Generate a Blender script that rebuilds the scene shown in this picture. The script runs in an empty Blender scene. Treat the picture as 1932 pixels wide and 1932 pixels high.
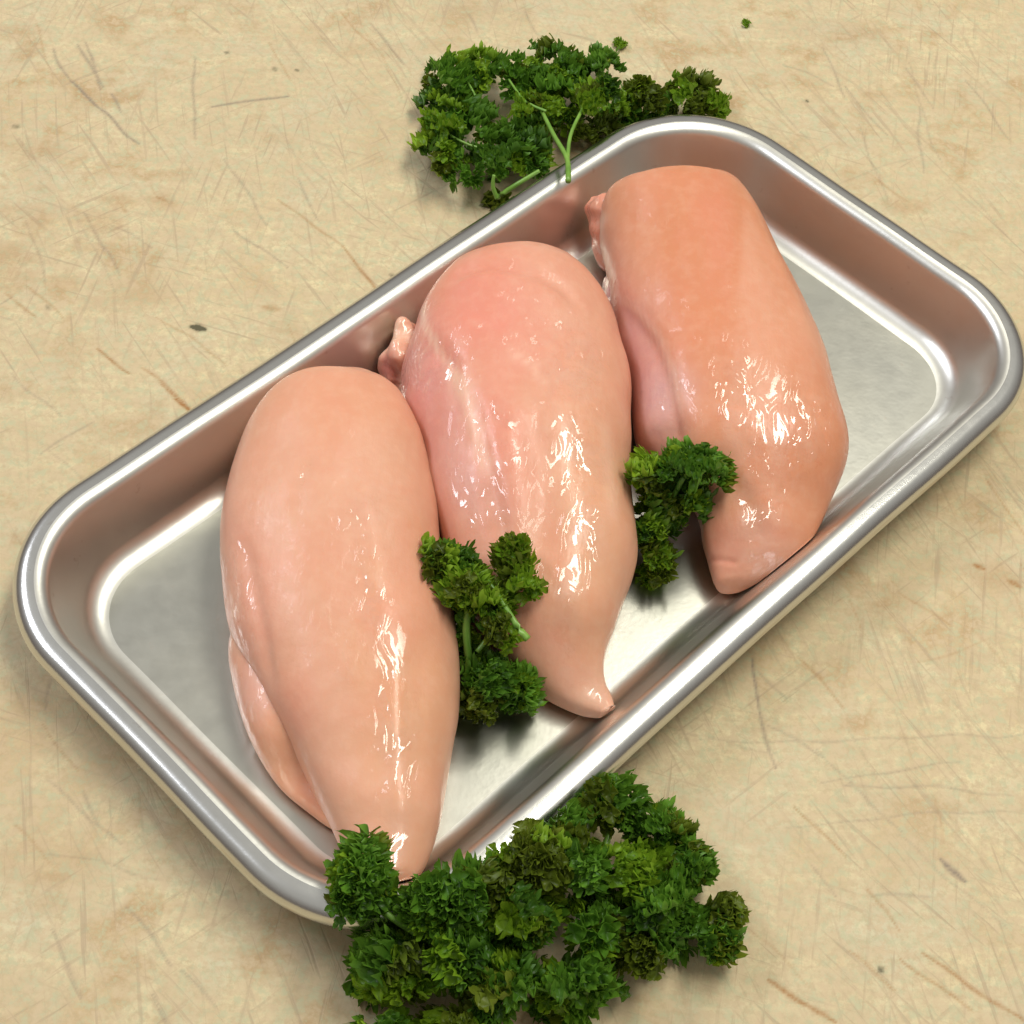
import bpy, math, random
import numpy as np
from mathutils import Vector, Matrix
random.seed(7); rng = np.random.default_rng(11)
S = bpy.context.scene
COL = S.collection
MM = 0.001

# ------------------------------------------------------------------ camera
PITCH = math.radians(36.456); ROLL = math.radians(6.596); FOV = math.radians(32.302)
CAM = np.array([-11.497, -342.849, 449.705])          # millimetres, z=0 is the worktop
FWD = np.array([0, math.sin(PITCH), -math.cos(PITCH)])
UP0 = np.array([0, math.cos(PITCH), math.sin(PITCH)]); RT0 = np.array([1.0, 0, 0])
RT = RT0*math.cos(ROLL)+UP0*math.sin(ROLL); UP = -RT0*math.sin(ROLL)+UP0*math.cos(ROLL)
FPX = 966/math.tan(FOV/2)
cd = bpy.data.cameras.new("camera"); cam = bpy.data.objects.new("camera", cd); COL.objects.link(cam)
cd.angle = FOV; cd.clip_start = 0.01; cd.clip_end = 50
m = Matrix(((RT[0], UP[0], -FWD[0], CAM[0]*MM), (RT[1], UP[1], -FWD[1], CAM[1]*MM), (RT[2], UP[2], -FWD[2], CAM[2]*MM), (0, 0, 0, 1)))
cam.matrix_world = m; S.camera = cam

# ------------------------------------------------------------------ light
W = bpy.data.worlds.new("World"); S.world = W; W.use_nodes = True
wn = W.node_tree; bg = wn.nodes['Background']
tc = wn.nodes.new('ShaderNodeTexCoord'); sp = wn.nodes.new('ShaderNodeSeparateXYZ'); rp = wn.nodes.new('ShaderNodeValToRGB')
wn.links.new(tc.outputs['Generated'], sp.inputs[0])
mp = wn.nodes.new('ShaderNodeMapRange'); mp.inputs[1].default_value = -1; wn.links.new(sp.outputs['Z'], mp.inputs[0])
wn.links.new(mp.outputs[0], rp.inputs[0]); wn.links.new(rp.outputs[0], bg.inputs[0])
cr = rp.color_ramp; cr.elements[0].position = 0.45; cr.elements[0].color = (.15, .125, .11, 1)
cr.elements[1].position = 0.9; cr.elements[1].color = (.52, .50, .46, 1)
e = cr.elements.new(0.62); e.color = (.22, .19, .17, 1)
bg.inputs[1].default_value = 0.92

def area(name, loc, size, power, col, aim=(0, 0, 0)):
    d = bpy.data.lights.new(name, 'AREA'); d.shape = 'RECTANGLE'; d.size, d.size_y = size
    d.energy = power; d.color = col
    o = bpy.data.objects.new(name, d); COL.objects.link(o); o.location = loc
    if aim: v = Vector(aim)-Vector(loc); o.rotation_euler = v.to_track_quat('-Z', 'Y').to_euler()
    return o
area("ceiling_lamp_key", (0.47, 0.32, 1.75), (0.34, 1.4), 27, (1.0, .965, .84), None)
area("ceiling_lamp_left", (-1.55, 0.55, 1.75), (0.50, 1.1), 30, (.90, .92, 1.0), None)
S.view_settings.view_transform = 'Standard'; S.view_settings.look = 'None'
S.view_settings.exposure = 0.0; S.view_settings.gamma = 1.0

# ------------------------------------------------------------------ helpers
def bp(x, y, z):
    """point of the place (mm) seen at that spot of the photograph, at height z"""
    v = FWD*FPX + RT*(x-966) - UP*(y-966)
    t = (z-CAM[2])/v[2]
    return CAM+t*v
def pj(P):
    V = P-CAM; d = V@FWD
    return np.stack([966+FPX*(V@RT)/d, 966-FPX*(V@UP)/d], -1)

def mesh_obj(name, V, F, mat, parent=None, smooth=True, cols=None):
    me = bpy.data.meshes.new(name)
    me.from_pydata([tuple(v*MM) for v in np.asarray(V)], [], [tuple(f) for f in F])
    if smooth: me.polygons.foreach_set('use_smooth', [True]*len(me.polygons))
    if mat: me.materials.append(mat)
    for k, c in (cols or {}).items():
        a = me.color_attributes.new(k, 'FLOAT_COLOR', 'POINT')
        a.data.foreach_set('color', np.c_[c, np.ones(len(c))].astype(np.float32).ravel())
    me.update()
    o = bpy.data.objects.new(name, me); COL.objects.link(o)
    if parent: o.parent = parent
    return o
def thing(name, label, cat, loc=(0, 0, 0), group=None):
    o = bpy.data.objects.new(name, None); COL.objects.link(o); o.location = loc; o.empty_display_size = .01
    o['label'] = label; o['category'] = cat
    if group: o['group'] = group
    return o
def adopt(child, parent):
    child.parent = parent
    child.matrix_parent_inverse = Matrix.Translation(-Vector(parent.location))

class N:
    """tiny node-graph helper"""
    def __init__(s, name):
        s.m = bpy.data.materials.new(name); s.m.use_nodes = True; s.t = s.m.node_tree
        s.b = s.t.nodes['Principled BSDF']
    def n(s, typ, ins=None, **kw):
        x = s.t.nodes.new('ShaderNode'+typ)
        for k, v in kw.items(): setattr(x, k, v)
        for k, v in (ins or {}).items(): s.set(x.inputs[k], v)
        return x
    def set(s, inp, v):
        if isinstance(v, bpy.types.NodeSocket): s.t.links.new(v, inp)
        elif isinstance(v, bpy.types.Node): s.t.links.new(v.outputs[0], inp)
        else: inp.default_value = v
    def math(s, op, a, b=0.0, c=0.0, clamp=False):
        return s.n('Math', {0: a, 1: b, 2: c}, operation=op, use_clamp=clamp).outputs[0]
    def mix(s, f, a, b, mode='MIX'):
        x = s.n('Mix', data_type='RGBA', blend_type=mode)
        s.set(x.inputs[0], f); s.set(x.inputs[6], a); s.set(x.inputs[7], b); return x.outputs[2]
    def ramp(s, f, stops):
        x = s.n('ValToRGB', {0: f}); c = x.color_ramp
        c.elements[0].position, c.elements[1].position = stops[0][0], stops[-1][0]
        for i, (p, v) in enumerate(stops):
            el = c.elements[0] if i == 0 else c.elements[-1] if i == len(stops)-1 else c.elements.new(p)
            v = (v, v, v) if isinstance(v, (int, float)) else v; el.color = (*v, 1)
        return x.outputs[0]
    def noise(s, co, scale, detail=4, rough=.55, dist=0):
        return s.n('TexNoise', {'Vector': co, 'Scale': scale, 'Detail': detail, 'Roughness': rough, 'Distortion': dist}).outputs[0]

# ------------------------------------------------------------------ worktop (worn maple board)
def board_material():
    k = N('worn_maple'); t = k.t
    co = k.n('TexCoord').outputs['Object']
    sc_ = k.n('SeparateColor', {0: k.n('VertexColor', layer_name='cuts').outputs[0]})
    cut0, cut1, cut2 = sc_.outputs
    # wood
    fine = k.noise(co, 420, 3, .7); mid = k.noise(co, 60, 5, .6); big = k.noise(co, 9, 4, .55)
    base = k.ramp(big, [(.3, (.58, .49, .30)), (.5, (.68, .585, .36)), (.7, (.72, .61, .36))])
    base = k.mix(k.ramp(mid, [(.40, .0), (.66, .6)]), base, (.55, .41, .24, 1)); m2 = k.noise(co, 150, 5, .65); base = k.mix(k.ramp(m2, [(.42, .55), (.56, .0)]), base, (.52, .44, .28, 1))
    stain = k.noise(co, 22, 6, .65, .6)
    base = k.mix(k.ramp(stain, [(.52, 0.), (.68, .7)]), base, (.48, .33, .17, 1))
    grey = k.noise(k.n('Mapping', {0: co, 1: (3., 2., 0)}).outputs[0], 34, 5, .6, .3)
    base = k.mix(k.ramp(grey, [(.48, 0.), (.66, .6)]), base, (.53, .50, .36, 1))
    base = k.mix(k.ramp(fine, [(.38, .75), (.56, 0.)]), base, (.48, .38, .23, 1))
    gr = k.noise(k.n('Mapping', {0: co, 2: (0, 0, math.radians(8)), 3: (1/14, 1/210, 1)}, vector_type='TEXTURE').outputs[0], 1.0, 4, .6)
    base = k.mix(k.ramp(gr, [(.42, .4), (.60, 0.)]), base, (.50, .40, .25, 1))
    rust = k.noise(k.n('Mapping', {0: co, 1: (5., -3., 0)}).outputs[0], 46, 4, .6, .4); rgate = k.noise(k.n('Mapping', {0: co, 1: (-2., 7., 0)}).outputs[0], 7, 2)
    base = k.mix(k.math('MULTIPLY', k.ramp(rust, [(.52, 0.), (.66, .8)]), k.ramp(rgate, [(.42, 0.), (.56, 1.)])), base, (.42, .27, .13, 1))
    # families of hair-fine hatch marks from years of knives: stretched noises at several angles
    hatch = None
    for i, (ang, sx, sy, th) in enumerate(((-52, 16, 430, .57), (-62, 24, 380, .58), (-96, 22, 420, .58), (-12, 26, 420, .60), (44, 30, 460, .60), (-74, 18, 480, .58), (-40, 26, 400, .59), (85, 30, 480, .59))):
        mpn = k.n('Mapping', {0: co, 1: (i*.37, i*.73, 0), 2: (0, 0, math.radians(ang)), 3: (1/sx, 1/sy, 1)}, vector_type='TEXTURE')
        h = k.ramp(k.noise(mpn.outputs[0], 1.0, 3, .55), [(th+.02, 0.), (th+.10, 1.)])
        gate = k.ramp(k.noise(k.n('Mapping', {0: co, 1: (i*1.7, -i*.9, 0)}).outputs[0], 12, 3), [(.42, 0.), (.62, 1.)])
        h = k.math('MULTIPLY', h, gate); hatch = h if hatch is None else k.math('MAXIMUM', hatch, h)
    tone = k.noise(k.n('Mapping', {0: co, 1: (3., 3., 0)}).outputs[0], 260, 4, .7)
    base = k.mix(k.ramp(tone, [(.49, 0.), (.63, .8)]), base, (.56, .44, .28, 1)); base = k.mix(k.ramp(tone, [(.36, .75), (.50, 0.)]), base, (.47, .46, .29, 1))
    base = k.mix(k.math('MULTIPLY', hatch, .56), base, (.38, .29, .19, 1))
    base = k.mix(cut0, base, (.25, .20, .15, 1)); base = k.mix(cut1, base, (.34, .17, .06, 1)); base = k.mix(k.math('MINIMUM', cut2, 1.0), base, (.10, .09, .05, 1))
    k.set(k.b.inputs['Base Color'], base)
    h = k.math('ADD', k.math('MULTIPLY', fine, .25), k.math('MULTIPLY', mid, .6))
    h = k.math('SUBTRACT', h, k.math('MULTIPLY', hatch, .5))
    bm = k.n('Bump', {'Height': h, 'Strength': .35, 'Distance': .0006}); k.set(k.b.inputs['Normal'], bm)
    k.b.inputs['Roughness'].default_value = .62; k.b.inputs['Specular IOR Level'].default_value = .3
    return k.m

def build_worktop():
    """board surface; the part in view is a fine grid, so that knife cuts are real grooves in it"""
    cuts = [ # x0,y0,x1,y1 (photograph, 1932 wide), width mm, strength, family (0 grey-brown, 1 orange, 2 dark spot)
     (108,95,130,155,.9,.5,0),(130,155,175,205,1.0,.75,0),(175,205,268,268,.9,.6,0),(150,80,190,165,.9,.5,0),(165,75,185,170,.8,.45,0),(205,180,225,215,1.0,.5,0),
     (405,205,545,182,1.0,.6,0),(362,110,375,260,.8,.4,0),(520,370,640,470,.8,.4,1),(640,470,715,560,.9,.65,1),(560,330,600,420,.7,.35,0),
     (300,720,340,752,.9,.6,1),(325,745,365,782,1.1,.9,1),(365,782,392,800,.8,.6,1),(190,655,245,698,.8,.6,1),(270,690,330,740,.8,.45,1),
     (150,400,190,480,.9,.35,0),(180,460,225,520,.8,.35,0),(700,40,760,120,.8,.4,0),(640,20,720,110,.7,.35,1),(880,30,900,60,.7,.35,0),
     (985,20,1010,60,.7,.3,0),(1560,95,1600,180,.8,.35,0),(1600,160,1680,260,.7,.35,0),(1430,170,1520,260,.7,.3,0),(1480,120,1580,160,.6,.3,0),
     (1700,120,1760,200,.7,.3,0),(1820,150,1900,260,.7,.35,0),(1640,330,1740,400,.7,.3,1),(1735,200,1745,330,.8,.3,0),
     (0,560,60,600,.7,.4,1),(40,540,120,600,.7,.35,1),(300,600,420,690,.6,.3,1),(70,860,180,800,.7,.3,0),(20,700,120,790,.6,.3,0),
     (1415,1240,1430,1330,.9,.6,0),(1430,1330,1470,1450,.8,.5,0),(1450,1360,1560,1420,.6,.3,0),(1300,1400,1932,1380,.5,.25,0),(1560,1470,1800,1440,.5,.3,0),
     (1440,1845,1520,1890,1.0,.7,1),(1520,1890,1580,1928,.9,.65,1),(1750,1790,1932,1925,.9,.55,1),(1700,1800,1830,1895,.7,.45,1),(1600,1800,1700,1860,.6,.35,1),
     (1785,1625,1830,1668,1.4,.7,0),(1600,1480,1900,1500,.6,.3,0),(1480,1560,1932,1530,.5,.25,0),(1650,1700,1760,1690,.6,.3,0),
     (100,1480,230,1600,.6,.3,0),(30,1560,110,1640,.6,.3,1),(230,1700,330,1820,.6,.35,0),(90,1750,150,1880,.6,.3,0),(350,1830,420,1900,.6,.3,0),
     (1860,900,1932,1010,.6,.35,1),(1500,1240,1600,1330,.6,.35,1),(1700,1120,1800,1180,.6,.3,1),(30,260,90,330,.6,.3,0),(420,300,500,420,.6,.3,0),
     (362,624,384,628,2.0,1.3,2),(300,372,318,380,2.4,.5,1),(222,370,238,400,2.0,.35,1),(1835,1070,1850,1074,2.2,.7,1),(1895,1095,1915,1110,2.4,.6,1),
     (1665,1826,1670,1830,1.6,.8,2),(430,100,436,102,1.6,.6,2),(524,124,528,132,1.4,.5,2),(1515,185,1518,187,1.3,.7,2),(560,130,563,133,1.2,.6,2),
     (735,520,742,522,1.7,.5,2),(540,655,548,668,2.2,.4,0),(495,582,520,588,2.6,.4,1),(18,1010,40,1020,4,.25,1),(1640,510,1650,520,1.4,.4,1),(82,580,88,586,1.6,.4,2),(20,235,26,240,2,.4,2)]
    for (x, y, l, w, q_, f_) in ((60, 280, 60, 11, .16, 1), (20, 485, 50, 14, .26, 1), (185, 420, 60, 11, .2, 1), (110, 535, 40, 9, .2, 1), (225, 378, 50, 8, .22, 1), (310, 378, 40, 8, .22, 1), (15, 520, 60, 12, .2, 1), (50, 400, 60, 14, .15, 1),
                                (1700, 385, 50, 8, .25, 1), (1620, 330, 30, 9, .12, 1), (1870, 1090, 70, 12, .2, 1), (1780, 940, 90, 18, .14, 1), (400, 1560, 120, 14, .10, 1), (80, 1620, 140, 16, .12, 1), (30, 1400, 90, 18, .12, 1), (1640, 1150, 120, 16, .10, 1), (530, 620, 60, 8, .14, 1), (900, 20, 120, 16, .08, 0), (1560, 60, 180, 18, .08, 0), (250, 560, 120, 16, .12, 1), (700, 90, 80, 12, .10, 1)):
        cuts.append((x-l/2, y-4, x+l/2, y+6, w, q_, f_))
    for _ in range(60):
        x, y = random.uniform(0, 1932), random.uniform(0, 1932); a = random.choice([1.0, .8, 1.15, 1.3, .65, 2.9, .1, 1.6])+random.uniform(-.15, .15)
        l = random.uniform(60, 260); cuts.append((x, y, x+l*math.cos(a), y+l*math.sin(a), random.uniform(.35, .6), random.uniform(.14, .3), random.choice([0, 1])))
    for _ in range(34):
        x, y = random.uniform(0, 1932), random.uniform(0, 1932); a = random.choice([1.0, 1.1, .9, .6, 2.8, 1.5])+random.uniform(-.25, .25)
        l = random.uniform(40, 170); cuts.append((x, y, x+l*math.cos(a), y+l*math.sin(a), random.uniform(.4, .8), random.uniform(.2, .42), random.choice([0, 0, 1])))
    x0, x1, y0, y1 = -250., 200., -210., 310.; step = .6
    xs = np.r_[np.linspace(-3000, x0, 8)[:-1], np.arange(x0, x1, step), np.linspace(x1, 3000, 8)]
    ys = np.r_[np.linspace(-3000, y0, 8)[:-1], np.arange(y0, y1, step), np.linspace(y1, 3000, 8)]
    nx, ny = len(xs), len(ys); X, Y = np.meshgrid(xs, ys)
    wx = 1.3*np.sin(X/13+1.3*np.sin(Y/17))+.5*np.sin(Y/4.1+X/7); wy = 1.3*np.sin(Y/15+1.1*np.sin(X/11))+.5*np.sin(X/3.7-Y/9)
    T = np.zeros((ny, nx, 3)); r_ = np.random.default_rng(4); grain = r_.random((ny, nx))
    for (a0, b0, a1, b1, w, s_, f) in cuts:
        A, B = bp(a0, b0, 0)[:2], bp(a1, b1, 0)[:2]; pad = w*2+4
        i0, i1 = np.searchsorted(xs, [min(A[0], B[0])-pad, max(A[0], B[0])+pad]); j0, j1 = np.searchsorted(ys, [min(A[1], B[1])-pad, max(A[1], B[1])+pad])
        if i0 >= i1 or j0 >= j1: continue
        px, py = X[j0:j1, i0:i1]+wx[j0:j1, i0:i1]-A[0], Y[j0:j1, i0:i1]+wy[j0:j1, i0:i1]-A[1]; bx, by = B-A; tt = np.clip((px*bx+py*by)/(bx*bx+by*by), 0, 1)
        d = np.hypot(px-tt*bx, py-tt*by); taper = .45+.55*np.sin(np.pi*np.clip(tt, .02, .98))
        v = s_*np.exp(-(d/(w*.62*taper+.12))**2)*1.35*(.65+.5*grain[j0:j1, i0:i1]); T[j0:j1, i0:i1, f] = np.maximum(T[j0:j1, i0:i1, f], v)
    Z = -np.where(T[..., :2].sum(-1) > .02, T[..., 0]+T[..., 1], 0)*.22+.05*np.sin(X/31)*np.sin(Y/27)
    V = np.stack([X, Y, Z], -1).reshape(-1, 3)*MM
    a = (np.arange(ny-1)[:, None]*nx+np.arange(nx-1)[None]).ravel(); Fq = np.stack([a, a+1, a+1+nx, a+nx], -1)
    me = bpy.data.meshes.new('worktop'); me.vertices.add(len(V)); me.vertices.foreach_set('co', V.astype(np.float32).ravel())
    me.loops.add(Fq.size); me.loops.foreach_set('vertex_index', Fq.astype(np.int32).ravel())
    me.polygons.add(len(Fq)); me.polygons.foreach_set('loop_start', np.arange(0, Fq.size, 4, dtype=np.int32)); me.polygons.foreach_set('use_smooth', np.ones(len(Fq), bool))
    me.update(calc_edges=True)
    ca = me.color_attributes.new('cuts', 'FLOAT_COLOR', 'POINT'); ca.data.foreach_set('color', np.c_[T.reshape(-1, 3), np.ones(nx*ny)].astype(np.float32).ravel())
    me.materials.append(board_material())
    o = bpy.data.objects.new('worktop', me); COL.objects.link(o); o['kind'] = 'structure'
build_worktop()

# ------------------------------------------------------------------ tray
TH = math.radians(50.572)
TL, TW, TR = 314.0, 167.0, 40.6
def t2w(x, y, z): c, s = math.cos(TH), math.sin(TH); return (c*x-s*y, s*x+c*y, z)
def rrect(ins, z, nc=28, nl=36, nw=18):
    hl, hw, r = TL/2-ins, TW/2-ins, max(TR-ins*.92, 3)
    if min(hl, hw) < r: r = min(hl, hw)*.98
    P = []
    for (cx, cy, a0, ns) in ((hl-r, hw-r, 0, nl), (-hl+r, hw-r, 90, nw), (-hl+r, -hw+r, 180, nl), (hl-r, -hw+r, 270, nw)):
        for q in range(nc+1):
            a = math.radians(a0+90*q/nc); P.append((cx+r*math.cos(a), cy+r*math.sin(a)))
        e = {0: (-hl+r, hw), 90: (-hl, -hw+r), 180: (hl-r, -hw), 270: (hl, hw-r)}[a0]
        p0 = P[-1]
        for q in range(1, ns): P.append((p0[0]+(e[0]-p0[0])*q/ns, p0[1]+(e[1]-p0[1])*q/ns))
    return [t2w(x, y, z) for x, y in P]
def sweep(profile, cap=False):
    V = []; F = []
    for (s, z) in profile:
        V += [(x+.22*math.sin(y/23+1)+.1*math.sin(y/7), y+.22*math.sin(x/27)+.1*math.sin(x/8.3+2), zz+(.25*math.sin(x/41+y/33)+.07*math.sin(x/9-y/11))*min(1, zz/15)) for x, y, zz in rrect(s, z)]
    n = len(V)//len(profile)
    for j in range(len(profile)-1):
        for i in range(n):
            a, b = j*n+i, j*n+(i+1) % n; F.append((a, b, b+n, a+n))
    if cap: F.append(tuple(range((len(profile)-1)*n, len(profile)*n)))
    return np.array(V, float), F
def arc(cx, cz, r, a0, a1, n): return [(cx+r*math.cos(math.radians(a0+(a1-a0)*i/n)), cz+r*math.sin(math.radians(a0+(a1-a0)*i/n))) for i in range(n+1)]

def steel(name, rough, smudge, col):
    k = N(name); co = k.n('TexCoord').outputs['Object']
    n1 = k.noise(co, 26, 5, .6, .4); n2 = k.noise(co, 180, 4, .6); n3 = k.noise(co, 700, 2, .5)
    r = k.math('ADD', rough, k.math('MULTIPLY', k.math('SUBTRACT', n1, .45), smudge))
    r = k.math('ADD', r, k.math('MULTIPLY', k.math('SUBTRACT', n2, .5), smudge*.7), clamp=True)
    k.set(k.b.inputs['Roughness'], r)
    c = k.mix(k.ramp(n1, [(.35, 0.), (.7, .5)]), (*col, 1), (col[0]*.84, col[1]*.82, col[2]*.78, 1))
    sp = k.ramp(n2, [(.66, 0.), (.74, .35)]); c = k.mix(sp, c, (.45, .38, .32, 1))
    k.set(k.b.inputs['Base Color'], c); k.b.inputs['Metallic'].default_value = 1
    bm = k.n('Bump', {'Height': k.math('ADD', n1, k.math('MULTIPLY', n3, .12)), 'Strength': .12, 'Distance': .0010}); k.set(k.b.inputs['Normal'], bm)
    return k.m
M_floor = steel('worn_aluminium', .31, .14, (.50, .50, .455)); M_rim = steel('rubbed_aluminium', .21, .09, (.68, .69, .68)); M_wall = steel('dull_aluminium', .34, .08, (.76, .76, .72))

tray = thing('metal_tray', 'shallow rectangular silver metal tray with rounded corners and rolled rim holding the raw chicken', 'tray', (0, 0, 0))
FZ = 1.2; RZ = 19.0
# s = distance inward from the rim's centre line, z = height
V, F = sweep([(s, FZ) for s in (20, 24, 30, 38, 46, 54, 62, 70, 76, 80)], cap=True)
mesh_obj('tray_floor', V, F, M_floor, tray)
fil = arc(20, FZ+8, 8, -90, -90-64, 14)          # concave fillet floor -> wall
fil = [(2*20-s, z) for s, z in arc(20, FZ+8, 8, -90, -26, 14)]
fx, fz = fil[-1]
lip = arc(2.0, RZ+.2, 4.4, 22, 90, 12)           # convex turn-over into the rim
wall = [(fx+(lip[0][0]-fx)*i/6, fz+(lip[0][1]-fz)*i/6) for i in range(1, 6)]
V, F = sweep(fil+wall+lip)
mesh_obj('tray_wall', V, [f[::-1] for f in F], M_wall, tray)
bead = arc(0.2, RZ, 4.6, 90, 90+285, 28)
V, F = sweep([(2.0, RZ+4.6)]+bead); mesh_obj('rolled_rim', V, [f[::-1] for f in F], M_rim, tray)
V, F = sweep([(lip[0][0]-1.2, lip[0][1]), (fx-1.2, fz-.6), (16, 1.4), (21, .25), (60, .2)], cap=True)
mesh_obj('tray_underside', V, F, M_rim, tray)

# ------------------------------------------------------------------ chicken
def flesh_material(name):
    k = N(name); co = k.n('TexCoord').outputs['Object']
    at = k.n('VertexColor', layer_name='tint').outputs[0]; wt = k.n('VertexColor', layer_name='wet').outputs[0]
    n1 = k.noise(co, 70, 5, .55, .3); n2 = k.noise(co, 260, 4, .6)
    str_ = k.noise(k.n('Mapping', {0: co, 3: (420, 60, 120)}).outputs[0], 1.0, 3, .5)
    c = k.mix(k.ramp(n1, [(.40, 0.), (.70, .22)]), at, (.68, .25, .16, 1))
    c = k.mix(k.ramp(n2, [(.45, 0.), (.8, .2)]), c, (.80, .54, .40, 1)); n4 = k.noise(k.n('Mapping', {0: co, 3: (30, 9, 20)}).outputs[0], 1.0, 3, .5, .6); c = k.mix(k.ramp(n4, [(.5, 0.), (.72, .4)]), c, (.74, .42, .30, 1)); c = k.mix(k.ramp(n4, [(.3, .35), (.46, 0.)]), c, (.66, .24, .15, 1))
    k.set(k.b.inputs['Base Color'], c)
    b = k.b.inputs
    b['Subsurface Weight'].default_value = .3; b['Subsurface Radius'].default_value = (1., .38, .22); b['Subsurface Scale'].default_value = .005
    r = k.ramp(n2, [(.3, .30), (.7, .48)])
    w = k.n('SeparateColor', {0: wt}).outputs[0]
    k.set(b['Roughness'], k.math('MULTIPLY_ADD', w, -.12, r)); b['Specular IOR Level'].default_value = .28
    # wet film: sharp broken glints where the surface is wet
    wn_ = k.noise(k.n('Mapping', {0: co, 3: (1., .5, 1.)}).outputs[0], 150, 1.6, .45, 1.1)
    film = k.math('MULTIPLY', k.ramp(k.noise(co, 120, 2.5, .5, .6), [(.42, 0.05), (.50, 1.)]), w)
    k.set(b['Coat Weight'], film); b['Coat Roughness'].default_value = .045; b['Coat IOR'].default_value = 1.7
    cb = k.n('Bump', {'Height': wn_, 'Strength': 1.0, 'Distance': .0019})
    k.set(b['Coat Normal'], cb)
    nb = k.n('Bump', {'Height': k.math('ADD', k.math('MULTIPLY', n1, .9), k.math('ADD', k.math('MULTIPLY', str_, .25), k.math('MULTIPLY', n2, .25))), 'Strength': .35, 'Distance': .0012})
    k.set(b['Normal'], nb)
    return k.m
M_flesh = flesh_material('raw_chicken_flesh')

def resample(A, n, ease=True):
    """smooth resample of rows of A (stations) into n stations, denser at the two ends"""
    A = np.array(A, float); m_ = len(A)
    d = np.r_[0, np.cumsum(np.hypot(*(np.diff((A[:, 0:2]+A[:, 2:4])/2, axis=0)).T)+1e-6+ .35*np.abs(np.diff(A[:, 2]-A[:, 0])))]
    d /= d[-1]
    t = np.linspace(0, 1, n)
    if ease: t = .5*t+.5*(.5-.5*np.cos(np.pi*t))
    # monotone-ish cubic (finite-difference hermite)
    out = np.zeros((n, A.shape[1]))
    h = np.diff(d); s = np.diff(A, axis=0)/h[:, None]
    mtan = np.zeros_like(A); mtan[1:-1] = (s[:-1]*h[1:, None]+s[1:]*h[:-1, None])/(h[1:]+h[:-1])[:, None]; mtan[0] = s[0]; mtan[-1] = s[-1]
    idx = np.clip(np.searchsorted(d, t, side='right')-1, 0, m_-2)
    for q, (i, tt) in enumerate(zip(idx, t)):
        u = (tt-d[i])/h[i]
        out[q] = (2*u**3-3*u**2+1)*A[i]+(u**3-2*u**2+u)*h[i]*mtan[i]+(-2*u**3+3*u**2)*A[i+1]+(u**3-u**2)*h[i]*mtan[i+1]
    return out
def seg_dist(P, line):
    """signed distance (px) of points to a polyline, and position 0..1 along it"""
    best = np.full(len(P), 1e9); sg = np.zeros(len(P)); al = np.zeros(len(P)); L = np.array(line, float)
    ln = np.hypot(*np.diff(L, axis=0).T); cum = np.r_[0, np.cumsum(ln)]/ln.sum()
    for i in range(len(L)-1):
        a, b = L[i], L[i+1]; ab = b-a; t = np.clip(((P-a)@ab)/(ab@ab), 0, 1)
        D = P-(a+t[:, None]*ab); d = np.hypot(*D.T); s = np.sign(ab[0]*(P[:, 1]-a[1])-ab[1]*(P[:, 0]-a[0]))
        w = d < best; best[w] = d[w]; sg[w] = s[w]; al[w] = (cum[i]+(cum[i+1]-cum[i])*t)[w]
    return best*sg, al
def loft(st, ns=150, nr=110, pw=.86, low=.55):
    """closed body from stations (Lx,Ly,Rx,Ry,zbase,zmid,ztop,skew); L/R are where its two sides show in the photograph"""
    A = resample(st, ns)
    # the far end closes as a rounded dome: its top never stands higher in view than the end itself
    yt = (st[0][1]+st[0][3])/2-4; yc = (A[:, 1]+A[:, 3])/2; half = slice(0, ns//2)
    lim = A[half, 5]+np.maximum(1.2, (yc[half]-yt)/3.45); d_ = A[half, 6]-lim
    A[half, 6] = np.where(d_ > 0, lim, A[half, 6])-.8*np.exp(-(d_/3)**2)
    V = []
    for row in A:
        lx, ly, rx, ry, zb, zm, zt, sk = row
        Lp, Rp = bp(lx, ly, zm), bp(rx, ry, zm); c = (Lp+Rp)/2; h = (Rp-Lp)/2
        for k_ in range(nr):
            a = 2*math.pi*k_/nr; ca, sa = math.cos(a), math.sin(a)
            u = math.copysign(abs(ca)**.93, ca)
            if sa >= 0: z = zm+(zt-zm)*(sa**pw)*(1+sk*u*sa)
            else: z = zm-(zm-zb)*((-sa)**low)
            V.append(c+h*u+np.array([0, 0, z-c[2]]))
    V = np.array(V); F = []
    for j in range(ns-1):
        for i in range(nr): a, b = j*nr+i, j*nr+(i+1) % nr; F.append((a, b, b+nr, a+nr))
    for j, fl in ((0, False), (ns-1, True)):
        V = np.vstack([V, V[j*nr:(j+1)*nr].mean(0)]); c = len(V)-1
        for i in range(nr): a, b = j*nr+i, j*nr+(i+1) % nr; F.append((c, a, b) if fl else (c, b, a))
    return V, F, ns, nr
def normals(V, F):
    Q = np.array([f if len(f) == 4 else (f[0], f[1], f[2], f[2]) for f in F]); n = np.cross(V[Q[:, 2]]-V[Q[:, 0]], V[Q[:, 3]]-V[Q[:, 1]]+1e-9*0)
    tri = Q[:, 2] == Q[:, 3]; n[tri] = np.cross(V[Q[tri, 1]]-V[Q[tri, 0]], V[Q[tri, 2]]-V[Q[tri, 0]])
    O = np.zeros_like(V)
    for k_ in range(4): np.add.at(O, Q[:, k_], n)
    return O/(np.linalg.norm(O, axis=1)[:, None]+1e-9)
def lump(V, seed, amp, scale):
    """smooth random lumps: a few sine waves in space"""
    r = np.random.default_rng(seed); o = np.zeros(len(V))
    for _ in range(14):
        d = r.normal(size=3); d /= np.linalg.norm(d); o += np.sin(V@d*2*math.pi/(scale*r.uniform(.6, 1.8))+r.uniform(0, 6.3))
    return o*amp/3.7
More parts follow.
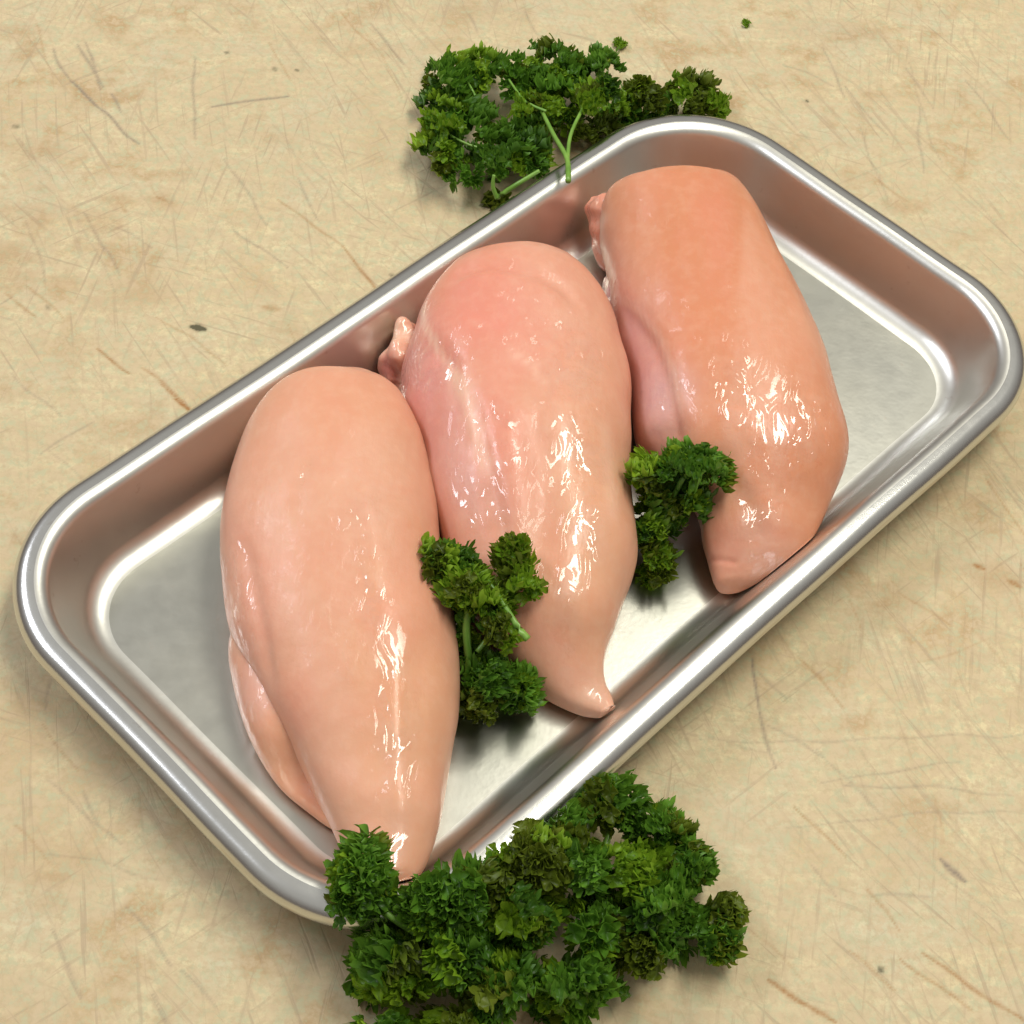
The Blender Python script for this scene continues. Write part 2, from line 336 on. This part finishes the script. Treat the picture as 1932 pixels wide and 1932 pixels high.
def body(name, st, parent, base, creases=(), patches=(), wets=(), seed=1, amp=.5, sc=26, wet0=.35, **kw):
    V, F, ns, nr = loft(st, **kw)
    Nn = normals(V, F)
    P = pj(V); disp = lump(V, seed, amp, sc)+lump(V, seed+50, amp*.13, sc*.35)
    up = np.clip(Nn[:, 2]*1.5+.6, 0, 1)
    # crease: (line, depth mm, width px, step mm) groove plus a step down on the positive side
    for (line, dep, wd, stp, swd) in creases:
        d, al = seg_dist(P, line); fade = np.clip(np.minimum(al, 1-al)*6, 0, 1); fade = np.where(al == 0, 0, fade)
        inside = (al > 0) & (al < 1)
        disp -= up*fade*inside*(dep*np.exp(-(d/wd)**2)+stp*np.where(d > 0, np.exp(-np.clip(d/swd, 0, 9)**2)*(1-np.exp(-(d/wd)**2)), 0))
    V = V+Nn*(disp*np.clip(up+.3, 0, 1))[:, None]
    # lie on the tray: nothing passes through its floor or its sloping wall
    tx, ty = V[:, 0]*math.cos(TH)+V[:, 1]*math.sin(TH), -V[:, 0]*math.sin(TH)+V[:, 1]*math.cos(TH)
    qx, qy = np.abs(tx)-(TL/2-TR), np.abs(ty)-(TW/2-TR)
    ins = TR-(np.hypot(np.maximum(qx, 0), np.maximum(qy, 0))+np.minimum(np.maximum(qx, qy), 0))
    zmin = np.interp(ins, [-1, 2.5, 6.5, 12.5, 15, 20], [24.2, 23.9, 21.5, 6.6, 3.4, FZ+.15])
    V[:, 2] = np.where(V[:, 2] < zmin+1.5, zmin+.3+1.2/(1+np.maximum(zmin+1.5-V[:, 2], 0)), V[:, 2])
    col = np.tile(np.array(base, float), (len(V), 1)); wet = np.full(len(V), wet0)
    P = pj(V); jit = lump(V, seed+9, 9, 18)
    for (cx, cy, rx, ry, ang, c_, a_) in patches:
        a = math.radians(ang); dx, dy = P[:, 0]-cx, P[:, 1]-cy
        u, v = (dx*math.cos(a)+dy*math.sin(a))/rx, (-dx*math.sin(a)+dy*math.cos(a))/ry
        w = a_*np.exp(-np.clip((u*u+v*v)*(1+jit/30), 0, 30)**1.3); col = col*(1-w[:, None])+np.array(c_)*w[:, None]
    for (cx, cy, rx, ry, ang, a_) in wets:
        a = math.radians(ang); dx, dy = P[:, 0]-cx, P[:, 1]-cy
        u, v = (dx*math.cos(a)+dy*math.sin(a))/rx, (-dx*math.sin(a)+dy*math.cos(a))/ry
        wet = np.maximum(wet, a_*np.exp(-(u*u+v*v)**1.5))
    for (line, wd, c_, a_) in kw_lines.get(seed, ()):
        d, al = seg_dist(P, line); w = a_*np.exp(-(d/wd)**2)*np.clip(np.minimum(al, 1-al)*8, 0, 1)*(Nn[:, 2] > -.2)
        col = col*(1-w[:, None])+np.array(c_)*w[:, None]
    return mesh_obj(name, V, F, M_flesh, parent, cols={'tint': np.clip(col, 0, 1), 'wet': np.repeat(wet[:, None], 3, 1)})
kw_lines = {}
PEACH = (.69, .362, .242); ORANGE = (.62, .25, .132); PINK = (.72, .265, .20); LILAC = (.64, .37, .35); RED = (.60, .13, .09); CREAM = (.86, .62, .48)

# --- breast on the left
c1 = thing('chicken_breast', 'pale peach raw chicken breast at the left, its tip by the front parsley bunch', 'chicken breast', group='raw chicken breasts on the tray')
st1 = [(636,700,652,700,22,24,26,0),(596,706,690,704,13,23,33,0),(560,718,722,724,7,21,36,0),(524,745,752,755,3,20,38,0),(486,790,778,805,1.3,18,40,0),(452,852,802,862,1.3,17,41,0),
       (427,930,820,935,1.3,16,41,.02),(417,1010,832,1020,1.3,16,41,.04),(421,1080,842,1100,1.3,16,40,.06),(430,1150,852,1180,1.3,16,38.5,.06),(452,1230,860,1260,1.3,16,37,.06),(492,1310,862,1335,1.3,16,35,.06),
       (541,1390,857,1410,1.3,16,32,.05),(580,1462,846,1480,1.3,15,29,.03),(618,1530,830,1545,2,15,27,0),(642,1590,812,1600,2,13,24,0),(666,1636,794,1640,5,14,22.5,0),(700,1662,776,1664,9,15,22,0),(738,1674,758,1674,14,16,19,0)]
body('breast_muscle', st1, c1, PEACH, seed=1, amp=.6, sc=34, wet0=.04,
     creases=[([(458, 1010), (476, 1090), (490, 1160), (503, 1250), (512, 1310)], .9, 13, 0, 20), ([(600, 860), (570, 910), (560, 980)], .6, 14, 0, 20), ([(760, 1180), (745, 1300), (752, 1450), (760, 1600)], -.7, 22, 0, 20), ([(690, 900), (700, 1000), (720, 1120)], -.6, 26, 0, 20)],
     patches=[(640, 760, 190, 90, 0, (.70, .33, .20), .6), (760, 1350, 90, 260, 0, (.70, .37, .20), .6), (470, 1100, 50, 190, -8, (.74, .36, .27), .6), (560, 1330, 40, 60, 0, (.72, .28, .20), .35), (640, 1560, 60, 90, 10, (.74, .42, .28), .5)],
     wets=[(462, 1130, 26, 130, -8, .8), (705, 1130, 24, 110, -8, 1.), (745, 1350, 36, 170, -4, 1.), (745, 1600, 26, 90, 6, .9), (690, 955, 60, 36, -25, .7), (575, 900, 40, 16, -50, .5), (780, 1340, 30, 60, 0, .6)])
stf = [(470,1140,488,1140,6,11,14,0),(448,1170,530,1170,3,11,17,0),(433,1210,560,1210,1.3,11,20,.05),(436,1265,575,1265,1.3,10,21,.05),(455,1345,590,1340,1.3,10,20,0),(486,1420,620,1405,1.3,8,17,-.1),(528,1485,640,1465,1.3,5,9.5,0),(578,1528,660,1510,1.3,4.5,8.5,0),(624,1560,668,1545,1.3,4,7,0),(650,1572,664,1566,1.5,3,4.5,0)]
body('tenderloin', stf, c1, (.68, .34, .21), seed=2, amp=.35, wet0=.3, ns=110, nr=70, patches=[(480, 1290, 40, 70, -10, (.66, .38, .32), .7)], wets=[(470, 1150, 30, 150, -8, .6)])

# --- breast in the middle
kw_lines[3] = [([(796, 560), (800, 610), (830, 665), (870, 720)], 6, CREAM, .8), ([(850, 690), (885, 760), (905, 850), (930, 900)], 17, (.84, .56, .42), .75), ([(960, 660), (1005, 690), (1030, 730)], 6, CREAM, .35),
               ([(1140, 780), (1160, 1000)], 12, CREAM, .3)]
c2 = thing('chicken_breast', 'glossy pink raw chicken breast in the middle, between the other two and touching both sprigs', 'chicken breast', group='raw chicken breasts on the tray')
st2 = [(955,468,985,468,22,24,26,0),(900,480,1035,478,12,23,34,0),(858,506,1072,500,5,22,38,0),(826,540,1104,530,2,21,40,0),(802,585,1134,570,1.3,19,42,0),(778,640,1162,622,1.3,18,43,0),
       (754,700,1180,690,1.3,17,43,-.02),(760,770,1187,770,1.3,17,43,-.02),(786,850,1190,850,1.3,17,42,0),(806,930,1192,930,1.3,16,41,0),(824,1000,1197,1000,1.3,16,38,.03),(850,1070,1199,1060,1.3,15,35,.05),
       (892,1140,1184,1120,1.3,14,31,.06),(934,1200,1160,1180,1.3,12,27,.06),(972,1255,1142,1228,1.3,10,21,.05),(1016,1298,1140,1262,1.3,9,16.5,.02),(1062,1328,1146,1290,2,8,13,0),(1102,1344,1160,1316,3,8,11.5,0),(1136,1350,1164,1336,4.5,8,10,0)]
body('breast_muscle', st2, c2, (.69, .345, .238), seed=3, amp=.65, sc=34, wet0=.14,
     creases=[([(840, 540), (880, 512), (930, 500), (1000, 510), (1060, 540), (1100, 590)], 1.6, 12, -.6, 30), ([(795, 590), (815, 650), (850, 690), (890, 780), (930, 920), (960, 1080)], 1.7, 18, 1.5, 110), ([(1000, 640), (1010, 800), (1030, 950), (1010, 1100)], 1.2, 34, 0, 10), ([(860, 690), (880, 760), (905, 850)], -1.0, 12, 0, 10)],
     patches=[(900, 590, 130, 110, 20, PINK, .85), (800, 720, 70, 120, -10, (.68, .30, .27), .9), (860, 880, 70, 110, -10, LILAC, .6), (1120, 1000, 90, 300, 0, (.70, .38, .22), .7), (940, 800, 50, 110, -12, PINK, .6), (1120, 1320, 60, 50, 20, (.64, .42, .30), .8)],
     wets=[(810, 690, 70, 60, -20, 1.), (1080, 700, 55, 90, 0, 1.), (1095, 860, 60, 110, -8, 1.), (1105, 1000, 45, 110, 5, 1.), (1070, 1180, 28, 130, 0, 1.), (940, 830, 50, 90, -14, .75), (900, 960, 70, 60, 0, .8), (1130, 1300, 40, 25, 0, .8)])
stt = [(748,618,764,616,13,15,17,0),(738,630,790,622,12,15,19,0),(733,654,812,644,9,14,19,0),(720,678,812,674,5,12,19,0),(720,702,800,708,3,9,16,0),(732,728,780,730,3,8,12,0),(752,740,764,740,5,7,9,0)]
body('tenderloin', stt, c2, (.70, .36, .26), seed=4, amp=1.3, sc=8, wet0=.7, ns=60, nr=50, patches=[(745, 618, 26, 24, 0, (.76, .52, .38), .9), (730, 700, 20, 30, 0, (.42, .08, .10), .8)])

# --- breast on the right
kw_lines[5] = [([(1335, 1054), (1362, 1060), (1388, 1066)], 4, RED, .35), ([(1140, 395), (1132, 440), (1150, 500), (1160, 530)], 7, CREAM, .75), ([(1150, 545), (1205, 590), (1245, 640), (1272, 710), (1290, 790)], 7, CREAM, .45)]
c3 = thing('chicken_breast', 'orange-toned raw chicken breast with a bent tail, lying farthest right in the tray', 'chicken breast', group='raw chicken breasts on the tray')
st3 = [(1275,328,1315,326,20,24,27,0),(1210,336,1362,328,9,24,36,0),(1165,352,1390,345,4,23,39,0),(1138,385,1410,380,2,22,40,0),(1133,430,1432,425,1.3,20,41,0),(1142,480,1460,480,1.3,19,41,0),(1148,530,1485,535,1.3,18,41,0),
       (1152,585,1512,590,1.3,17,41,0),(1166,640,1538,650,1.3,17,41,0),(1184,705,1562,715,1.3,16,41,0),(1192,770,1580,780,1.3,16,40,.02),(1204,830,1592,840,1.3,16,38,.05),(1250,880,1590,890,1.3,15,36,.05),
       (1305,925,1574,935,1.3,15,31.5,.03),(1324,970,1554,978,1.3,14,27,0),(1330,1012,1530,1022,1.3,13,23,0),(1338,1048,1500,1056,1.3,11,19,0),(1345,1076,1468,1080,1.5,9.5,15.5,0),(1350,1092,1438,1097,2,8.5,13,0),(1357,1102,1410,1105,2.5,8,11,0),(1368,1108,1390,1109,4,7.5,9,0)]
body('breast_muscle', st3, c3, ORANGE, seed=5, amp=.5, sc=38, wet0=.08,
     creases=[([(1146, 530), (1205, 590), (1245, 640), (1272, 710), (1290, 800), (1300, 880)], .6, 10, 2.3, 110), ([(1340, 840), (1370, 900), (1420, 960), (1450, 1040)], .8, 26, 0, 10), ([(1325, 1052), (1350, 1056), (1372, 1058), (1395, 1064)], .5, 6, 0, 10), ([(1400, 345), (1440, 430), (1490, 540), (1530, 640)], -.7, 14, 0, 10)],
     patches=[(1215, 710, 62, 165, -14, (.62, .36, .35), 1.0), (1400, 950, 190, 110, 0, (.68, .32, .19), .6), (1430, 1050, 90, 80, 0, (.66, .34, .25), .8), (1300, 620, 60, 60, 0, (.68, .27, .15), .5), (1350, 1010, 40, 60, 0, RED, .45), (1230, 860, 60, 40, 10, (.62, .28, .20), .6)],
     wets=[(1390, 760, 50, 110, -5, .9), (1480, 830, 90, 110, -10, 1.), (1250, 745, 60, 40, 10, .8), (1420, 950, 60, 100, -20, .9), (1440, 1060, 50, 50, 0, .9), (1270, 830, 50, 40, 0, .6)])
stu = [(1114,372,1124,370,15,17,19,0),(1106,388,1160,380,10,16,24,0),(1112,412,1164,410,7,15,24,0),(1124,448,1156,448,3,14,23,0),(1138,482,1160,482,3,11,17,0),(1148,500,1156,500,6,9,12,0)]
body('tenderloin', stu, c3, (.72, .26, .17), seed=6, amp=1.0, sc=8, wet0=.6, ns=50, nr=44)
stv = [(1140,525,1150,524,6,10,14,0),(1136,545,1190,540,2,10,20,0),(1146,600,1220,600,1.3,10,22,0),(1168,660,1230,660,1.3,9,20,0),(1182,710,1230,710,2,8,14,0)]
body('membrane', stv, c3, LILAC, seed=8, amp=.4, sc=12, wet0=.7, ns=60, nr=50)

# ------------------------------------------------------------------ parsley
def leaf_material(name, dark, light, tip):
    k = N(name); co = k.n('TexCoord').outputs['Object']; rnd = k.n('ObjectInfo').outputs['Random']
    ed = k.n('SeparateColor', {0: k.n('VertexColor', layer_name='edge').outputs[0]}).outputs[0]
    c = k.mix(rnd, (*dark, 1), (*light, 1)); c = k.mix(k.ramp(k.noise(co, 320, 4), [(.35, 0.), (.7, .6)]), c, (*light, 1))
    c = k.mix(k.math('MULTIPLY', ed, k.math('MULTIPLY_ADD', rnd, .5, .25)), c, (*tip, 1))
    k.set(k.b.inputs['Base Color'], c); b = k.b.inputs
    b['Roughness'].default_value = .42; b['Specular IOR Level'].default_value = .4
    tr = k.n('BsdfTranslucent'); k.set(tr.inputs[0], k.mix(.5, c, (*tip, 1)))
    ms = k.n('MixShader', {0: .36, 1: k.b.outputs[0], 2: tr.outputs[0]}); out = [x for x in k.t.nodes if x.type == 'OUTPUT_MATERIAL'][0]
    k.t.links.new(ms.outputs[0], out.inputs[0])
    bm = k.n('Bump', {'Height': k.noise(co, 900, 3), 'Strength': .5, 'Distance': .0005}); k.set(b['Normal'], bm)
    return k.m
MG = leaf_material('parsley_green', (.018, .066, .006), (.088, .235, .018), (.22, .44, .045))
ML = leaf_material('parsley_lime', (.09, .22, .010), (.21, .37, .016), (.34, .52, .04))
MO = leaf_material('parsley_olive', (.05, .085, .008), (.14, .19, .014), (.22, .30, .025))
k = N('parsley_stem'); k.b.inputs['Base Color'].default_value = (.16, .33, .05, 1); k.b.inputs['Roughness'].default_value = .35
k.set(k.b.inputs['Base Color'], k.mix(k.ramp(k.noise(k.n('TexCoord').outputs['Object'], 120), [(.3, 0.), (.7, 1.)]), (.11, .25, .03, 1), (.22, .40, .07, 1))); M_stem = k.m

def curly_leaf(seed):
    """one curled leaflet, about 1 mm per unit: a short rib carrying tightly crimped frills; base at the origin, spreading towards +y"""
    r = random.Random(seed); V = []; F = []; E = []
    lobes = [(r.uniform(-.3, .3), r.uniform(.05, .3), .26)]
    for i in range(7): lobes.append((math.radians(-135+45*i+r.uniform(-12, 12)), r.uniform(.5, .78), r.uniform(.25, .36)))
    for i in range(4): lobes.append((math.radians(-110+73*i+r.uniform(-15, 15)), r.uniform(.28, .48), r.uniform(.24, .32)))
    for (az, dist, rad) in lobes:
        cx, cy, cz = dist*math.sin(az), dist*math.cos(az)+.2, r.uniform(-.16, .22)-.25*dist*dist
        nr_, na = 5, 21; ph = r.uniform(0, 6.28); fq = r.choice([3, 4, 4, 5]); tx, ty = r.gauss(0, .7), r.gauss(0, .7); o0 = len(V); cup = r.uniform(.5, 1.2)
        for j in range(nr_):
            q = j/(nr_-1)
            for i in range(na):
                a = 2*math.pi*i/(na-1)*.95; w = q**1.5
                crimp = math.sin(fq*a+ph)+.35*math.sin((2*fq+1)*a+2*ph)
                rr = rad*(math.sin(q*1.9)/.95)*(1+.16*math.cos(fq*a+ph+1)*q)      # rim curls back inwards
                x = rr*math.sin(a+az); y = rr*math.cos(a+az); z = rad*(cup*(1-math.cos(q*1.9))*.8+.55*w*crimp)
                z += x*tx*.6+y*ty*.6; n_ = .03*w
                V.append((cx+x+r.uniform(-n_, n_), cy+y+r.uniform(-n_, n_), cz+z+r.uniform(-n_, n_))); E.append(w*(.7+.3*crimp))
        for j in range(nr_-1):
            for i in range(na-1): k_ = o0+j*na+i; F.append((k_, k_+1, k_+1+na, k_+na))
    V = np.array(V); E = np.clip(np.array(E), 0, 1)
    me = bpy.data.meshes.new('leaf'); me.from_pydata([tuple(v*MM) for v in V], [], F); me.polygons.foreach_set('use_smooth', [True]*len(me.polygons))
    a = me.color_attributes.new('edge', 'FLOAT_COLOR', 'POINT'); a.data.foreach_set('color', np.c_[E, E, E, np.ones(len(E))].astype(np.float32).ravel())
    return me
LEAF = {}
for mt, key in ((MG, 'g'), (ML, 'l'), (MO, 'o')):
    L_ = []
    for s_ in range(6):
        me = curly_leaf(s_); me.materials.append(mt); L_.append(me)
    LEAF[key] = L_
def stem(parent, pts, r0, r1, mat=None):
    P = np.array([bp(*p) for p in pts]); n = 14
    t = np.linspace(0, len(P)-1, n); C = []
    for x in t:
        i = min(int(x), len(P)-2); u = x-i; p0, p1, p2, p3 = P[max(i-1, 0)], P[i], P[i+1], P[min(i+2, len(P)-1)]
        C.append(.5*((2*p1)+(-p0+p2)*u+(2*p0-5*p1+4*p2-p3)*u*u+(-p0+3*p1-3*p2+p3)*u**3))
    V = []; F = []; m_ = 8
    for i, c in enumerate(C):
        d = Vector(C[min(i+1, n-1)]-C[max(i-1, 0)]).normalized(); a = d.orthogonal().normalized(); b = d.cross(a); r = r0+(r1-r0)*i/(n-1)
        for q in range(m_): an = 2*math.pi*q/m_; V.append(np.array(c)+np.array(a)*r*math.cos(an)+np.array(b)*r*math.sin(an))
    for i in range(n-1):
        for q in range(m_): F.append((i*m_+q, i*m_+(q+1) % m_, (i+1)*m_+(q+1) % m_, (i+1)*m_+q))
    F.append(tuple(range(m_))[::-1]); F.append(tuple(range((n-1)*m_, n*m_)))
    return mesh_obj('stem', np.array(V), F, mat or M_stem, parent)
def bunch(name, label, blobs, stems, group=None, size=(4.4, 7.0), dens=1.0):
    t = thing(name, label, 'parsley', group=group)
    for pts, r0, r1 in stems: stem(t, pts, r0, r1)
    for (cx, cy, rx, ry, z0, z1, n, key) in blobs:
        n = max(2, round(n*dens))
        for i in range(n):
            kk = key if random.random() > .3 else random.choice('llo'); a = random.uniform(0, 2*math.pi); q = math.sqrt((i+.5)/n)
            zz = z0+(z1-z0)*(math.sqrt(max(0, 1-q*q))*random.uniform(.55, 1.0) if random.random() < .75 else random.uniform(0, .6))
            P = bp(cx+rx*.88*q*math.cos(a+i*2.4), cy+ry*.88*q*math.sin(a+i*2.4), zz)
            o = bpy.data.objects.new('leaf', random.choice(LEAF[kk])); COL.objects.link(o); o.parent = t
            s = random.uniform(*size); o.location = P*MM; o.scale = (s, s, s*random.uniform(.9, 1.4))
            # spread outwards from the blob, turned partly up towards the light
            out = Vector((math.cos(a+i*2.4)*q, -math.sin(a+i*2.4)*q, .55+.5*random.random())); out += Vector((random.gauss(0, .35), random.gauss(0, .35), 0))
            qn = out.to_track_quat('Z', 'Y'); o.rotation_mode = 'QUATERNION'
            from mathutils import Quaternion
            o.rotation_quaternion = qn @ Quaternion((0, 0, 1), random.uniform(0, 6.28))
    return t

bunch('parsley_bunch', 'curly green parsley bunch on the wooden board behind the tray\'s upper edge', [
    (855, 145, 52, 52, 2, 22, 17, 'g'), (838, 225, 48, 62, 2, 22, 18, 'g'), (825, 285, 46, 48, 2, 20, 12, 'g'), (905, 128, 45, 28, 3, 20, 9, 'g'), (975, 135, 45, 36, 3, 24, 11, 'g'),
    (1055, 125, 75, 42, 4, 28, 20, 'g'), (1130, 150, 50, 50, 4, 28, 14, 'g'), (1040, 175, 60, 32, 6, 30, 12, 'g'), (1000, 205, 45, 26, 12, 30, 7, 'l'), (1125, 190, 62, 26, 12, 30, 9, 'l'),
    (1230, 170, 48, 34, 4, 26, 11, 'o'), (1300, 172, 55, 36, 4, 24, 14, 'o'), (1345, 190, 25, 22, 4, 18, 5, 'l'), (1260, 205, 55, 12, 4, 14, 6, 'g'), (885, 310, 48, 40, 2, 18, 10, 'g'),
    (950, 295, 60, 48, 3, 22, 14, 'g'), (1010, 285, 50, 36, 3, 20, 10, 'g'), (900, 235, 22, 60, 4, 22, 8, 'g'), (1000, 240, 55, 24, 4, 20, 12, 'g'), (1060, 215, 60, 26, 3, 18, 8, 'g'), (1080, 160, 60, 30, 3, 16, 8, 'g'), (870, 200, 30, 60, 3, 16, 6, 'g'), (925, 370, 28, 22, 1, 4, 3, 'o'), (1120, 245, 50, 26, 1, 12, 8, 'o'), (1180, 225, 40, 20, 1, 10, 6, 'g'), (1210, 200, 40, 26, 4, 18, 7, 'g')],
    [([(1025, 215, 27), (1045, 255, 29), (1070, 300, 31), (1072, 342, 33)], .7, 1.0), ([(1105, 195, 27), (1078, 250, 29), (1071, 300, 31), (1072, 342, 33)], .6, .8), ([(1018, 322, 22), (975, 348, 18), (938, 372, 12)], .7, 1.0), ([(932, 330, 20), (930, 352, 16), (938, 374, 12)], .6, .9), ([(880, 150, 18), (905, 200, 16), (912, 250, 15)], .4, .6), ([(840, 250, 17), (890, 275, 15), (950, 285, 13)], .4, .6), ([(960, 150, 20), (990, 190, 22), (1030, 210, 24)], .4, .6)], group='parsley around the chicken', dens=.72)
bunch('parsley_bunch', 'largest curly dark green parsley bunch, on the board across the tray\'s front rim', [
    (690, 1650, 48, 66, 30, 42, 20, 'g'), (685, 1700, 45, 34, 22, 36, 9, 'g'), (835, 1700, 66, 52, 26, 44, 22, 'g'), (900, 1690, 50, 48, 26, 44, 12, 'g'), (740, 1810, 72, 64, 3, 32, 24, 'g'), (760, 1850, 70, 46, 5, 32, 14, 'l'),
    (870, 1790, 80, 66, 4, 42, 24, 'g'), (990, 1720, 66, 60, 8, 46, 20, 'g'), (1010, 1620, 72, 52, 24, 42, 22, 'o'), (1080, 1640, 60, 60, 12, 40, 14, 'g'), (1155, 1512, 46, 40, 10, 32, 15, 'g'), (1090, 1560, 38, 30, 14, 32, 7, 'g'),
    (1240, 1560, 40, 34, 6, 24, 10, 'g'), (1290, 1620, 40, 52, 4, 24, 13, 'g'), (1190, 1640, 56, 52, 6, 32, 14, 'l'), (1240, 1700, 66, 50, 3, 28, 16, 'g'), (1120, 1740, 60, 56, 4, 36, 12, 'g'),
    (960, 1860, 100, 60, 4, 40, 24, 'g'), (1090, 1870, 90, 58, 3, 34, 22, 'g'), (1200, 1790, 44, 40, 3, 20, 8, 'o'), (1280, 1745, 48, 34, 3, 18, 10, 'g'), (1240, 1780, 44, 30, 3, 16, 7, 'g'), (1352, 1768, 34, 26, 4, 16, 7, 'g'), (1366, 1726, 16, 24, 4, 18, 4, 'o'), (720, 1955, 56, 34, 3, 20, 8, 'g'), (880, 1945, 90, 38, 3, 30, 12, 'o')],
    [([(1160, 1530, 14), (1140, 1610, 12), (1120, 1720, 8)], .8, 1.1), ([(1280, 1600, 10), (1220, 1680, 10), (1150, 1760, 8)], .8, 1.1), ([(1350, 1765, 8), (1290, 1735, 12), (1210, 1765, 8), (1120, 1820, 6)], .8, 1.1), ([(690, 1690, 30), (760, 1745, 26), (860, 1800, 12)], .8, 1.1)],
    group='parsley around the chicken', dens=.85)
bunch('parsley_sprig', 'parsley sprig with lime green stalk, lying between the left and middle chicken breasts', [
    (832, 1055, 32, 22, 32, 38, 9, 'g'), (868, 1062, 22, 14, 30, 36, 4, 'g'), (975, 1050, 34, 24, 34, 42, 8, 'o'), (990, 1085, 22, 30, 32, 40, 6, 'o'), (880, 1105, 46, 26, 30, 40, 12, 'l'), (920, 1130, 40, 30, 28, 38, 8, 'l'), (880, 1160, 24, 36, 16, 30, 6, 'g'), (950, 1180, 28, 22, 24, 34, 5, 'g'),
    (925, 1275, 52, 48, 6, 24, 16, 'g'), (905, 1330, 42, 36, 3, 18, 10, 'o'), (980, 1300, 30, 34, 5, 20, 9, 'g'), (880, 1230, 14, 40, 6, 20, 4, 'g')],
    [([(920, 1095, 36), (950, 1140, 34), (975, 1180, 33), (996, 1206, 31)], .7, 1.1), ([(890, 1120, 34), (880, 1180, 26), (885, 1250, 16)], 1.0, 1.2), ([(900, 1230, 20), (940, 1180, 24), (960, 1160, 28)], .7, .9)], group='parsley around the chicken', size=(4.2, 5.8))
bunch('parsley_sprig', 'small curly parsley sprig tucked between the middle and right chicken breasts, no stalk showing', [
    (1290, 875, 52, 32, 26, 40, 13, 'g'), (1335, 890, 34, 34, 28, 40, 9, 'g'), (1225, 895, 40, 20, 22, 36, 8, 'l'), (1250, 945, 42, 34, 10, 32, 11, 'g'), (1300, 950, 34, 34, 14, 32, 8, 'g'), (1230, 1000, 36, 34, 5, 24, 9, 'g'), (1235, 1055, 28, 28, 3, 14, 7, 'o')],
    [([(1195, 905, 30), (1225, 900, 33), (1250, 892, 34)], .7, .5), ([(1235, 1060, 8), (1250, 980, 18), (1290, 900, 34)], 1.0, .8)], group='parsley around the chicken', size=(4.2, 5.8))
# crumbs of leaf on the board
for (x, y, s, lb) in ((1175, 90, 2.7, 'larger loose crumb of parsley leaf on the board just behind the big bunch'), (1405, 47, 1.6, 'tiny loose crumb of parsley leaf alone on the board near its far edge')):
    t = thing('parsley_crumb', lb, 'parsley', tuple(bp(x, y, 0)*MM), 'crumbs of parsley')
    for q in range(3):
        o = bpy.data.objects.new('leaf', LEAF['l'][q]); COL.objects.link(o); o.parent = t
        o.location = (random.uniform(-1, 1)*s*.5*MM, random.uniform(-1, 1)*s*.5*MM, s*.55*MM); o.scale = (s, s, s*.7); o.rotation_euler = (random.uniform(-.4, .4), random.uniform(-.4, .4), random.uniform(0, 6))
